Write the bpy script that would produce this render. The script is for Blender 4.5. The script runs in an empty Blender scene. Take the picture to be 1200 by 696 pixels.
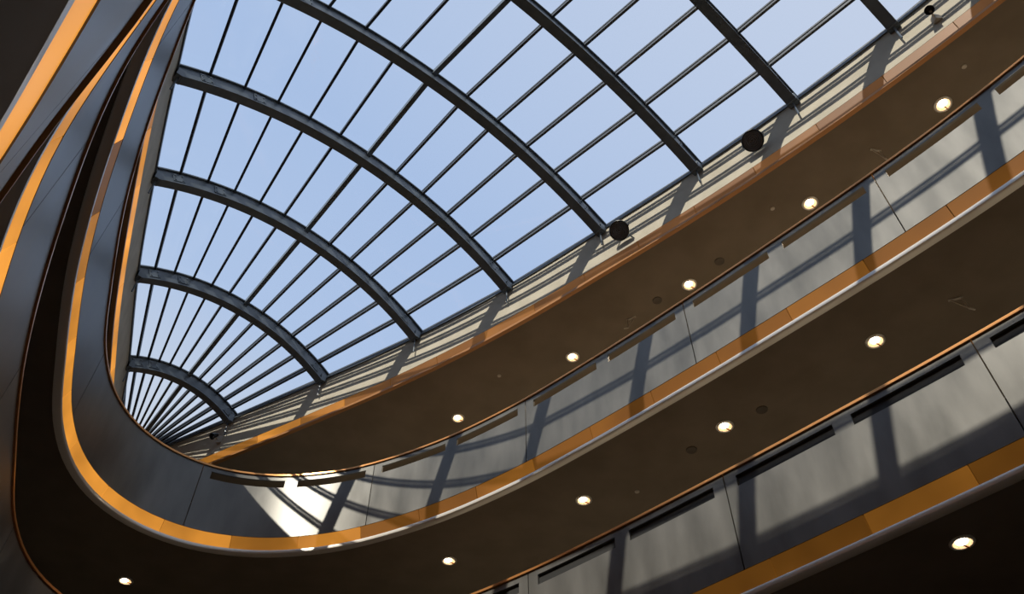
import bpy, math, bisect
from mathutils import Vector, Matrix
U=14.0; Z0=1.6
E=math.radians(49.7)
scene=bpy.context.scene
scene.view_settings.view_transform='Standard'
scene.view_settings.look='None'
def H(h): return Z0+U*h
C_,R2,B2,R3,B3,R4,B4,S_=1.17,1.0,.84,.67,.51,.34,.18,1.28

# ---------------------------------------------------------------- materials
def mat(name,base=(.5,.5,.5),rough=.5,metal=0,emit=None,estr=0,spec=.5):
    m=bpy.data.materials.new(name); m.use_nodes=True
    b=m.node_tree.nodes['Principled BSDF']
    b.inputs['Base Color'].default_value=(*base,1)
    b.inputs['Roughness'].default_value=rough
    b.inputs['Metallic'].default_value=metal
    b.inputs['Specular IOR Level'].default_value=spec
    if emit:
        b.inputs['Emission Color'].default_value=(*emit,1)
        b.inputs['Emission Strength'].default_value=estr
    return m
def noisy(m,c1,c2,scale=(1,1,1),nscale=3,detail=6,rough=None,bump=0,lo=.35,hi=.65):
    nt=m.node_tree;b=nt.nodes['Principled BSDF'];L=nt.links.new
    tc=nt.nodes.new('ShaderNodeTexCoord');mp=nt.nodes.new('ShaderNodeMapping')
    mp.inputs['Scale'].default_value=scale
    n=nt.nodes.new('ShaderNodeTexNoise');n.inputs['Scale'].default_value=nscale;n.inputs['Detail'].default_value=detail
    r=nt.nodes.new('ShaderNodeValToRGB')
    r.color_ramp.elements[0].position=lo;r.color_ramp.elements[0].color=(*c1,1)
    r.color_ramp.elements[1].position=hi;r.color_ramp.elements[1].color=(*c2,1)
    L(tc.outputs['Object'],mp.inputs[0]);L(mp.outputs[0],n.inputs['Vector']);L(n.outputs['Fac'],r.inputs[0]);L(r.outputs[0],b.inputs['Base Color'])
    if rough:
        mr=nt.nodes.new('ShaderNodeMapRange');mr.inputs['To Min'].default_value=rough[0];mr.inputs['To Max'].default_value=rough[1]
        L(n.outputs['Fac'],mr.inputs['Value']);L(mr.outputs[0],b.inputs['Roughness'])
    if bump:
        bp=nt.nodes.new('ShaderNodeBump');bp.inputs['Strength'].default_value=bump;bp.inputs['Distance'].default_value=.02
        L(n.outputs['Fac'],bp.inputs['Height']);L(bp.outputs[0],b.inputs['Normal'])
    return m
M_panel=noisy(mat('brushed_steel_panel',metal=.5),(.125,.124,.116),(.195,.192,.180),(1,1,.3),2.0,9,(.30,.46),lo=.3,hi=.7)
M_soffit=noisy(mat('soffit_plaster_brown',rough=.8,spec=.2),(.19,.155,.115),(.225,.185,.14),(1,1,1),1.2,5)
M_floor_bounce=mat('bounce_floor_pale',(.42,.38,.32),.6)
M_cream=noisy(mat('cream_plaster',rough=.8),(.45,.415,.33),(.53,.49,.395),(1,1,1),2,6)
M_steel=noisy(mat('painted_steel_bluegrey',rough=.38,metal=.15),(.11,.14,.17),(.14,.17,.20),(1,1,1),4,4)
M_purlin=mat('mullion_dark_grey',(.05,.06,.075),.45,.2)
M_lip=mat('polished_lip',(.78,.74,.67),.28,.4)
M_wood=mat('copper_rail',(.72,.33,.11),.28,.6)
M_cwood=mat('cornice_bronze',(.42,.19,.06),.35,.3)
M_dark=mat('dark_metal',(.015,.015,.016),.4,.3)
M_grille=mat('speaker_grille',(.11,.11,.115),.5)
M_black=mat('brown_grille',(.10,.08,.06),.6)
M_slot=mat('slot_shade_black',(.012,.012,.012),.6)  # black standing in for the darkness seen through the slots
M_floor=noisy(mat('stone_floor',rough=.4),(.17,.15,.13),(.22,.19,.16),(1,1,1),.8,6)
M_outer=mat('dark_wall',(.14,.115,.09),.8)
M_white=mat('white_plastic',(.5,.46,.40),.5)
M_lamp=mat('downlight_lens',(.9,.8,.6),.5,0,(1,.55,.24),1.3)
M_bulb=mat('downlight_bulb',(1,1,1),.5,0,(1,.86,.66),7)
def amber(name,power):
    m=mat(name,(.16,.065,.018),.35)
    nt=m.node_tree;b=nt.nodes['Principled BSDF'];L=nt.links.new
    tc=nt.nodes.new('ShaderNodeTexCoord');n=nt.nodes.new('ShaderNodeTexNoise');n.inputs['Scale'].default_value=.55;n.inputs['Detail'].default_value=3
    mr=nt.nodes.new('ShaderNodeMapRange');mr.inputs['From Min'].default_value=.3;mr.inputs['From Max'].default_value=.7
    mr.inputs['To Min'].default_value=.55*power;mr.inputs['To Max'].default_value=1.25*power
    b.inputs['Emission Color'].default_value=(1,.39,.05,1)
    L(tc.outputs['Object'],n.inputs['Vector']);L(n.outputs['Fac'],mr.inputs['Value']);
    at=nt.nodes.new('ShaderNodeAttribute');at.attribute_name='painted_glow'
    mu=nt.nodes.new('ShaderNodeMath');mu.operation='MULTIPLY'
    L(mr.outputs[0],mu.inputs[0]);L(at.outputs['Fac'],mu.inputs[1]);L(mu.outputs[0],b.inputs['Emission Strength'])
    return m
M_amber=amber('amber_cove_lamp',.88)
M_glass=bpy.data.materials.new('skylight_glass');M_glass.use_nodes=True
nt=M_glass.node_tree;nt.nodes.clear()
o=nt.nodes.new('ShaderNodeOutputMaterial');t=nt.nodes.new('ShaderNodeBsdfTransparent');t.inputs[0].default_value=(.95,.97,1,1)
g=nt.nodes.new('ShaderNodeBsdfGlossy');g.inputs['Roughness'].default_value=.05;mx=nt.nodes.new('ShaderNodeMixShader');mx.inputs[0].default_value=.04
nt.links.new(t.outputs[0],mx.inputs[1]);nt.links.new(g.outputs[0],mx.inputs[2]);nt.links.new(mx.outputs[0],o.inputs[0])

# ---------------------------------------------------------------- helpers
def empty(name,loc=(0,0,0)):
    e=bpy.data.objects.new(name,None);e.location=loc;scene.collection.objects.link(e);return e
def mkobj(name,V,F,m,parent=None,sharp=35):
    me=bpy.data.meshes.new(name);me.from_pydata(V,[],F);me.update()
    me.materials.append(m)
    for p in me.polygons:p.use_smooth=True
    me.set_sharp_from_angle(angle=math.radians(sharp))
    ob=bpy.data.objects.new(name,me);scene.collection.objects.link(ob)
    if parent:
        ob.parent=parent; ob.matrix_parent_inverse=Matrix.Translation(-Vector(parent.location))
    return ob
class Loop:
    def __init__(s,ctrl,step=14):
        pts=[];n=len(ctrl)
        for i in range(n):
            p0,p1,p2,p3=[Vector(ctrl[(i+k)%n])*U for k in(-1,0,1,2)]
            def tj(ti,a,b): return ti+max((b-a).length,1e-6)**.5
            t0=0;t1=tj(t0,p0,p1);t2=tj(t1,p1,p2);t3=tj(t2,p2,p3)
            for j in range(step):
                t=t1+(t2-t1)*j/step
                A1=p0*((t1-t)/(t1-t0))+p1*((t-t0)/(t1-t0));A2=p1*((t2-t)/(t2-t1))+p2*((t-t1)/(t2-t1));A3=p2*((t3-t)/(t3-t2))+p3*((t-t2)/(t3-t2))
                B1=A1*((t2-t)/(t2-t0))+A2*((t-t0)/(t2-t0));B2_=A2*((t3-t)/(t3-t1))+A3*((t-t1)/(t3-t1))
                pts.append(B1*((t2-t)/(t2-t1))+B2_*((t-t1)/(t2-t1)))
        s.p=pts;s.n=len(pts);s.s=[0]
        for i in range(s.n): s.s.append(s.s[-1]+(pts[(i+1)%s.n]-pts[i]).length)
        s.L=s.s[-1]
        s.nr=[]
        for i in range(s.n):
            t=(pts[(i+1)%s.n]-pts[i-1]).normalized();s.nr.append(Vector((t.y,-t.x)))
    def at(s,a,off=0):
        a%=s.L;i=min(bisect.bisect_right(s.s,a)-1,s.n-1);f=(a-s.s[i])/(s.s[i+1]-s.s[i])
        j=(i+1)%s.n
        nr=(s.nr[i]*(1-f)+s.nr[j]*f).normalized()
        return s.p[i]*(1-f)+s.p[j]*f+nr*off
    def nrm(s,a): return (s.at(a,1)-s.at(a,0)).normalized()
    def near(s,x,y):
        q=Vector((x,y))*U;i=min(range(s.n),key=lambda k:(s.p[k]-q).length);return s.s[i]
def sweep(V,F,loop,s0,s1,prof,ds=.3,closed=False):
    n=max(1,int(math.ceil((s1-s0)/ds)));k=len(prof);b=len(V)
    cnt=n if closed else n+1
    for i in range(cnt):
        a=s0+(s1-s0)*i/n
        for off,z in prof:
            q=loop.at(a,off);V.append((q.x,q.y,z))
    for i in range(n):
        for j in range(k):
            a=b+i*k;c=b+((i+1)%cnt if closed else i+1)*k
            F.append((a+j,c+j,c+(j+1)%k,a+(j+1)%k))
    if not closed:
        F.append(tuple(b+j for j in range(k)));F.append(tuple(b+n*k+j for j in reversed(range(k))))
def rect(o0,o1,z0,z1): return [(o0,z0),(o1,z0),(o1,z1),(o0,z1)]
def ring(name,loop,prof,m,parent=None,ds=.3):
    V=[];F=[];sweep(V,F,loop,0,loop.L,prof,ds,True);return mkobj(name,V,F,m,parent)
CEN=Vector((.02,.45))*U; RAD=30.0
def slab(name,loop,z0,z1,m,parent=None,off=.1):
    n=240;V=[];F=[]
    for i in range(n):
        q=loop.at(loop.L*i/n,off);d=(q-CEN).normalized();r=CEN+d*RAD
        V+= [(q.x,q.y,z0),(r.x,r.y,z0),(r.x,r.y,z1),(q.x,q.y,z1)]
    for i in range(n):
        a=4*i;c=4*((i+1)%n)
        for j in range(4):F.append((a+j,a+(j+1)%4,c+(j+1)%4,c+j))
    return mkobj(name,V,F,m,parent)
def box(V,F,M,sx,sy,sz):
    b=len(V)
    for x in(-1,1):
        for y in(-1,1):
            for z in(-1,1):
                V.append(tuple(M@Vector((x*sx/2,y*sy/2,z*sz/2))))
    for f in((0,1,3,2),(4,6,7,5),(0,4,5,1),(2,3,7,6),(0,2,6,4),(1,5,7,3)):F.append(tuple(b+i for i in f))
def beam(V,F,p,q,w,h,up=Vector((0,0,1)),dz=0):
    p=Vector(p);q=Vector(q);d=(q-p);x=d.normalized();y=up.cross(x).normalized();z=x.cross(y)
    M=Matrix((( x.x,y.x,z.x,0),(x.y,y.y,z.y,0),(x.z,y.z,z.z,0),(0,0,0,1)))
    M=Matrix.Translation((p+q)/2+z*dz)@M
    box(V,F,M,d.length,w,h)
def lathe(V,F,M,prof,n=28):
    b=len(V);k=len(prof)
    for i in range(n):
        a=2*math.pi*i/n
        for r,z in prof:V.append(tuple(M@Vector((r*math.cos(a),r*math.sin(a),z))))
    for i in range(n):
        for j in range(k-1):
            a=b+i*k;c=b+((i+1)%n)*k
            F.append((a+j,c+j,c+j+1,a+j+1))

# ---------------------------------------------------------------- plan curves (unit plan, metres = *14)
RR=[(-.626,1.445),(-.402,1.318),(-.192,1.192),(-.005,1.062),(.167,.925),(.325,.793),(.465,.665),(.592,.537),(.705,.41),(.81,.27),(.90,.11),(.95,-.07),(.955,-.27)]
LL=[(-.808,1.267),(-.72,1.025),(-.628,.805),(-.541,.612),(-.45,.435),(-.313,.271),(-.175,.127),(-.05,0),(.08,-.13),(.21,-.27),(.336,-.39),(.478,-.494),(.64,-.555)]
APEX=(-.937,1.62)
T=Loop([APEX]+LL+[(.80,-.54),(.91,-.44)]+RR[::-1]+[(-.84,1.565)])
F_=Loop([(-.66,1.14),(-.674,1.06),(-.66,.96),(-.607,.8175),(-.535,.655),(-.437,.48),(-.332,.322),(-.222,.203),(-.145,.128),(-.092,.070),(-.038,.008),
 (.08,-.13),(.21,-.27),(.336,-.39),(.478,-.494),(.64,-.555),(.80,-.54),(.91,-.44),(.955,-.27),(.94,-.10),(.88,.06),(.81,.20),(.73,.33),
 (.65,.44),(.57,.54),(.475,.645),(.37,.752),(.2626,.858),(.13,.983),(0,1.096),(-.13,1.187),(-.2675,1.255),(-.36,1.28),(-.45,1.285),(-.545,1.262),(-.617,1.21)])

def cove(name,loop,zb,hgt,parent,o0=.012,o1=.012,zl=.05):
    """amber light cove made of ~1.6 m diffusers"""
    V=[];F=[];n=int(loop.L/1.6);out=[]
    for i in range(n):
        a=loop.L*i/n;b=loop.L*(i+1)/n
        v0=len(V);sweep(V,F,loop,a+.008,b-.008,[(o1,zb+zl),(o1+.05,zb+zl),(o0+.05,zb+hgt),(o0,zb+hgt)],.4)
        q=loop.at((a+b)/2)/U
        left=(q.x<-.6 and q.y<1.2) or (q.x<.2 and q.y<.5)
        tr=(-.6<=q.x<-.3 and q.y>1.0) or (q.x<-.5)
        side = 1.0 if left else (.45 if tr else .13)  # bright left run and dim right run painted into the emission
        side*= [1,1.08,.93,1.02,.97][i%5]
        if i%5==3 and not left: side*=1.7
        out+= [side]*(len(V)-v0)
    ob=mkobj(name,V,F,M_amber,parent)
    at=ob.data.attributes.new('painted_glow','FLOAT','POINT')
    at.data.foreach_set('value',out)
    return ob

# ---------------------------------------------------------------- balconies
def balcony(r,b,darkened,ch):
    zr,zb=H(r),H(b)
    root=empty('curved_balcony',(0,0,zb))
    slab('floor_slab',F_,zb+.0,zb+1.1,M_soffit,root,.17)
    slab('bounce_floor',F_,zb+1.1,zb+1.12,M_floor_bounce,root,.1)  # unseen pale floor top, added to bounce downlight onto the soffit above
    cove('amber_cove_light',F_,zb,.36,root,.008,ch,.07)
    ring('bottom_lip',F_,[(ch-.007,zb+.066),(ch-.04,zb+.045),(ch-.05,zb+.0),(ch-.042,zb-.04),(ch-.012,zb-.055),(.22,zb-.055),(.24,zb-.002),(.165,zb-.002),(.165,zb+.066)],M_lip,root)
    V=[];F=[];Vs=[];Fs=[]
    n=round(F_.L/4.42);pitch=F_.L/n;s0=F_.near(.262,.857)
    t0,t1=.0,.05
    for i in range(n):
        a=s0+i*pitch+.011;e=s0+(i+1)*pitch-.011;l=e-a
        sweep(V,F,F_,a,e,rect(t0,t1,zb+.365,zr-.38))
        sweep(V,F,F_,a,e,rect(t0,t1,zr-.16,zr-.03))
        q=F_.at(a+l/2)/U
        if q.x<-.6 or (q.x<.3 and q.y<.7):
            sweep(V,F,F_,a,e,rect(t0,t1,zr-.38,zr-.16))
        else:
            for f0,f1 in((0,.05),(.46,.535),(.95,1)):
                sweep(V,F,F_,a+l*f0,a+l*f1,rect(t0,t1,zr-.38,zr-.16))
            if darkened: sweep(Vs,Fs,F_,a+.1,e-.1,rect(.055,.075,zr-.42,zr-.12))  # added plate that paints the see-through slots dark
    mkobj('parapet_panels',V,F,M_panel,root)
    if Vs: mkobj('slot_shade_plate',Vs,Fs,M_slot,root)
    ring('handrail',F_,[(-.035,zr-.03),(.10,zr-.03),(.10,zr+.03),(-.015,zr+.035),(-.035,zr+.02)],M_wood,root)
    return root
for r,b,k,ch in((R2,B2,False,.10),(R3,B3,True,.10),(R4,B4,True,.068)): balcony(r,b,k,ch)

# ---------------------------------------------------------------- top ceiling, drum wall, roof
zc,zs=H(C_),H(S_)
slab('ceiling',T,zc,zc+.45,M_soffit,None,.12)
root=empty('cove_light_ring',(0,0,zc))
cove('amber_cove_light',T,zc,.30,root,.0,.06,.048)
ring('bottom_lip',T,[(.04,zc-.03),(.15,zc-.03),(.15,zc-.002),(.115,zc-.002),(.115,zc+.045),(.04,zc+.045)],M_cwood,root)
ring('wall_drum',T,rect(0,.35,zc+.31,zs-.02),M_cream)
slab('roof_slab',T,zs-.02,zs+.35,M_outer,None,.30)
V=[];F=[];n=240
for i in range(n):
    q=T.at(T.L*i/n,.1);d=(q-CEN).normalized();r=CEN+d*RAD
    V+=[(r.x,r.y,0),(r.x,r.y,zs+.35)]
for i in range(n):
    a=2*i;c=2*((i+1)%n);F.append((a,a+1,c+1,c))
mkobj('wall_outer',V,F,M_outer)
V=[(CEN.x+32*math.cos(2*math.pi*i/64),CEN.y+32*math.sin(2*math.pi*i/64),z) for z in(-.2,0) for i in range(64)]
F=[tuple(range(63,-1,-1)),tuple(range(64,128))]+[(i,(i+1)%64,64+(i+1)%64,64+i) for i in range(64)]
mkobj('floor',V,F,M_floor)

# ---------------------------------------------------------------- skylight
sky=empty('barrel_vault_skylight',(0,0,zs))
TH=2*math.atan(.30)
def arc(l,r,phi,dz=0):
    l=Vector(l)*U;r=Vector(r)*U;c=(r-l).length;R=c/2/math.sin(TH)
    d=(r-l).normalized();m=(l+r)/2
    a=math.sin(phi)*(R+dz);z=math.cos(phi)*(R+dz)-R*math.cos(TH)
    q=m+d*a;return Vector((q.x,q.y,zs+z))
ribs=list(zip(LL,RR))
V=[];F=[]
Vb=[];Fb=[]
for l,r in ribs:
    d=(Vector(r)-Vector(l)).normalized();side=Vector((d.y,-d.x,0))
    def tube(w,h0,h1,n=40):
        b=len(V)
        for i in range(n+1):
            ph=-TH+2*TH*i/n
            for sgn,dz in((-1,h0),(1,h0),(1,h1),(-1,h1)):
                V.append(tuple(arc(l,r,ph,dz)+side*sgn*w/2))
        for i in range(n):
            for j in range(4):
                a=b+4*i;F.append((a+j,a+(j+1)%4,a+4+(j+1)%4,a+4+j))
        F.append((b,b+1,b+2,b+3));F.append((b+4*n+3,b+4*n+2,b+4*n+1,b+4*n))
    tube(.15,-.20,.17);tube(.25,-.235,-.20);tube(.25,.165,.20)
    for e,o in((r,l),(l,r)):
        ev=Vector(e)*U;ov=Vector(o)*U;dd=(ov-ev).normalized()
        p=ev+dd*.10
        box(Vb,Fb,Matrix.Translation((p.x,p.y,zs-.06))@Matrix.Rotation(math.atan2(dd.y,dd.x),4,'Z'),.16,.26,.24)
        box(Vb,Fb,Matrix.Translation((p.x,p.y,zs-.42)),.03,.03,.55)
    for ph in(-TH*.86,-TH*.6,TH*.86):
        for sg in(-1,1):
            c=arc(l,r,ph,-.01)+side*sg*.085
            t=(arc(l,r,ph+.01,-.01)-arc(l,r,ph-.01,-.01)).normalized();up=side.cross(t)
            M=Matrix(((t.x,side.x,up.x,c.x),(t.y,side.y,up.y,c.y),(t.z,side.z,up.z,c.z),(0,0,0,1)))
            box(Vb,Fb,M,.30,.02,.24)
            for bx in(-.1,.1):
                for bz in(-.07,.07): box(Vb,Fb,M@Matrix.Translation((bx,sg*.015,bz)),.035,.02,.035)
mkobj('arched_ribs',V,F,M_steel,sky)
mkobj('rib_brackets',Vb,Fb,M_steel,sky)
ND=12
V=[];F=[];Vg=[];Fg=[];Vr=[];Fr=[]
apex=Vector((APEX[0]*U,APEX[1]*U,zs))
for k in range(ND+1):
    ph=-TH+2*TH*k/ND
    prev=apex+Vector((.02,.02,.1))
    for l,r in ribs:
        q=arc(l,r,ph,.20)
        up=Vector((0,0,1))
        mid=k==ND//2
        A,Bm=(Vr,Fr) if mid else (V,F)
        beam(A,Bm,prev,q,.12 if mid else .065,.18 if mid else .08,up,-.03)
        beam(A,Bm,prev,q,.05,.06,up,.105)
        prev=q
mkobj('purlins',V,F,M_purlin,sky);mkobj('ridge_beam',Vr,Fr,M_steel,sky)
for l,r in ribs:
    for k in range(ND+1): Vg.append(tuple(arc(l,r,-TH+2*TH*k/ND,.34)))
n=ND+1
for i in range(len(ribs)-1):
    for k in range(ND): a=i*n+k;Fg.append((a,a+1,a+n+1,a+n))
ia=len(Vg);Vg.append((apex.x,apex.y,zs+.3))
for k in range(ND):Fg.append((k+1,k,ia))
b=(len(ribs)-1)*n
Fg.append(tuple(b+k for k in range(n)))
mkobj('glazing',Vg,Fg,M_glass,sky)
ring('curb',T,rect(-.04,.30,zs-.02,zs+.08),M_steel,sky)
q0=[T.at(T.near(*LL[-1])+(T.near(*RR[-1])-T.near(*LL[-1]))*i/12,.2) for i in range(13)]
mkobj('end_cover',[(p.x,p.y,zs+.36) for p in q0],[tuple(range(13))],M_outer,sky)

# ---------------------------------------------------------------- downlights
sdat={}
for h,en in((C_,200),(B2,50),(B3,10)):
    s_=bpy.data.lights.new('downlight_beam','SPOT');s_.energy=en;s_.spot_size=math.radians(140);s_.spot_blend=.6
    s_.color=(1,.82,.6);s_.shadow_soft_size=.12;sdat[h]=s_
def downlight(x,y,h):
    z=H(h);e=empty('recessed_downlight',(x*U,y*U,z));T0=Matrix.Translation((x*U,y*U,z))
    V=[];F=[];lathe(V,F,T0,[(.14,-.002),(.14,-.03),(.165,-.035),(.19,-.02),(.19,-.002)]);mkobj('trim_ring',V,F,M_lip,e)
    V=[];F=[];lathe(V,F,T0,[(.0005,-.008),(.14,-.008)]);mkobj('reflector',V,F,M_lamp,e)
    V=[];F=[];lathe(V,F,T0@Matrix.Translation((-.02,-.03,-.02)),[(.001,-.035),(.05,-.028),(.085,-.01),(.09,.01)]);mkobj('lamp',V,F,M_bulb,e)
    V=[];F=[];box(V,F,T0@Matrix.Translation((.03,.03,-.035))@Matrix.Rotation(.6,4,'Z'),.25,.022,.02);mkobj('blade',V,F,M_cwood,e)
    so=bpy.data.objects.new('beam',sdat[h]);scene.collection.objects.link(so);so.parent=e;so.location=(0,0,-.2)
PL=[(.80,.43),(.65,.611),(.49,.79),(.315,.963),(.116,1.142),(-.11,1.316)]
for p in PL: downlight(*p,C_)
for p in PL+[(-.694,1.38)]: downlight(*p,B2)
for p in [(.64,.60),(.466,.765),(.30,.95),(.11,1.14),(-.12,1.32),(-.694,1.38)]: downlight(*p,B3)
def disc_fit(name,x,y,h,r,m):
    V=[];F=[];lathe(V,F,Matrix.Translation((x*U,y*U,H(h))),[(.001,-.03),(r*.7,-.03),(r*.95,-.02),(r,-.002)]);mkobj(name,V,F,m)
for x,y,h in((.262,1.0,C_),(.36,.911,C_),(.273,1.017,B2),(.363,.927,B2)): disc_fit('ceiling_speaker',x,y,h,.12,M_black)
for x,y,h in((-.025,1.193,C_),(.661,.55,C_),(.43,.80,C_),(.2,1.12,B2)): disc_fit('smoke_detector',x,y,h,.055,M_white)
def vhook(x,y,h,rot):
    e=empty('pendant_sign_bracket',(x*U,y*U,H(h)))
    V=[];F=[];T0=Matrix.Translation((x*U,y*U,H(h)))@Matrix.Rotation(rot,4,'Z')
    a=T0@Vector((-.1,0,0));b=T0@Vector((.1,0,0));c=T0@Vector((.12,0,-.30));d=T0@Vector((.22,.05,-.32))
    beam(V,F,a,c,.022,.022,Vector((0,1,0)));beam(V,F,b,c,.022,.022,Vector((0,1,0)));beam(V,F,c,d,.035,.025)
    box(V,F,T0@Matrix.Translation((0,0,-.01)),.25,.05,.02);mkobj('rods',V,F,M_white,e)
vhook(.570,.690,C_,.2);vhook(.219,1.043,C_,2.6);vhook(.573,.715,B2,-.3)

# ---------------------------------------------------------------- round wall speakers and spotlights on the drum wall
def wall_frame(x,y,h):
    s=T.near(x,y);p=T.at(s,0);n=T.nrm(s);inw=Vector((-n.x,-n.y,0))
    z=Vector((inw.x,inw.y,-1.1)).normalized();xx=Vector((-n.y,n.x,0));yy=z.cross(xx)
    return Vector((p.x,p.y,H(h))),inw,Matrix(((xx.x,yy.x,z.x,0),(xx.y,yy.y,z.y,0),(xx.z,yy.z,z.z,0),(0,0,0,1)))
def round_speaker(x,y,h,r=.25):
    p,inw,R=wall_frame(x,y,h);e=empty('round_wall_speaker',p)
    M=Matrix.Translation(p+inw*.28)@R
    V=[];F=[];lathe(V,F,M,[(.001,-.09),(r*.6,-.08),(r*.92,-.04),(r,0),(r*1.04,.03),(r*.97,.05),(r*.90,.02)]);mkobj('housing',V,F,M_dark,e)
    V=[];F=[]
    for k in range(5): lathe(V,F,M,[(r*(.90-.17*k),.022),(r*(.88-.17*k),.038+.004*k),(r*(.80-.17*k),.038+.004*k),(r*(.76-.17*k),.022)])
    lathe(V,F,M,[(r*.92,.02),(.001,.022)]);mkobj('grille',V,F,M_grille,e)
    V=[];F=[]
    for sx in(-1,1): beam(V,F,M@Vector((sx*r*1.06,0,0)),M@Vector((sx*r*.5,0,-.20)),.025,.03)
    beam(V,F,M@Vector((-r*.5,0,-.2)),M@Vector((r*.5,0,-.2)),.03,.03);beam(V,F,p,M@Vector((0,0,-.2)),.04,.04)
    mkobj('yoke',V,F,M_dark,e)
round_speaker(.408,.719,1.226);round_speaker(.206,.891,1.220)
def spot(x,y,h):
    p,inw,R=wall_frame(x,y,h);e=empty('wall_spotlight',p);M=Matrix.Translation(p+inw*.28)@R
    V=[];F=[];lathe(V,F,M,[(.001,-.16),(.06,-.15),(.08,-.05),(.10,.08),(.09,.08),(.06,.02),(.001,.0)]);mkobj('head',V,F,M_dark,e)
    V=[];F=[];beam(V,F,p,p+inw*.22,.03,.03);box(V,F,Matrix.Translation(p+inw*.02),.14,.14,.2)
    beam(V,F,p+inw*.22,p+inw*.28,.05,.12);mkobj('arm',V,F,M_white,e)
spot(-.635,1.455,1.225);spot(.618,.50,1.222)

# ---------------------------------------------------------------- light
sd=bpy.data.lights.new('sun','SUN');sd.energy=4.5;sd.angle=math.radians(.4);sd.color=(1,.91,.75)
so=bpy.data.objects.new('sun',sd);scene.collection.objects.link(so)
e=math.radians(40.5);az=math.radians(58.5)
d=Vector((math.cos(az)*math.cos(e),math.sin(az)*math.cos(e),-math.sin(e)))
so.rotation_euler=d.to_track_quat('-Z','Y').to_euler();so.location=(0,0,40)
w=bpy.data.worlds.new('sky');scene.world=w;w.use_nodes=True;nt=w.node_tree
bg=nt.nodes['Background'];tc=nt.nodes.new('ShaderNodeTexCoord');dp=nt.nodes.new('ShaderNodeVectorMath');dp.operation='DOT_PRODUCT'
dp.inputs[1].default_value=(.62,-.45,.64)
ad=nt.nodes.new('ShaderNodeMath');ad.operation='ADD';ad.inputs[1].default_value=.3
r=nt.nodes.new('ShaderNodeValToRGB');cr=r.color_ramp
cr.elements[0].position=.10;cr.elements[0].color=(.68,.73,.80,1)
cr.elements[1].position=.95;cr.elements[1].color=(.60,.68,.83,1)
for p_,c_ in((.30,(.46,.59,.82,1)),(.52,(.43,.565,.81,1))):
    el=cr.elements.new(p_);el.color=c_
nt.links.new(tc.outputs['Generated'],dp.inputs[0]);nt.links.new(dp.outputs['Value'],ad.inputs[0]);nt.links.new(ad.outputs[0],r.inputs[0]);nt.links.new(r.outputs[0],bg.inputs[0]);bg.inputs[1].default_value=1

cd=bpy.data.cameras.new('camera');cd.lens=30;cd.sensor_width=36;cd.clip_start=.02
co=bpy.data.objects.new('camera',cd);co.location=(0,0,Z0);co.rotation_euler=(math.pi/2+E,0,0)
scene.collection.objects.link(co);scene.camera=co
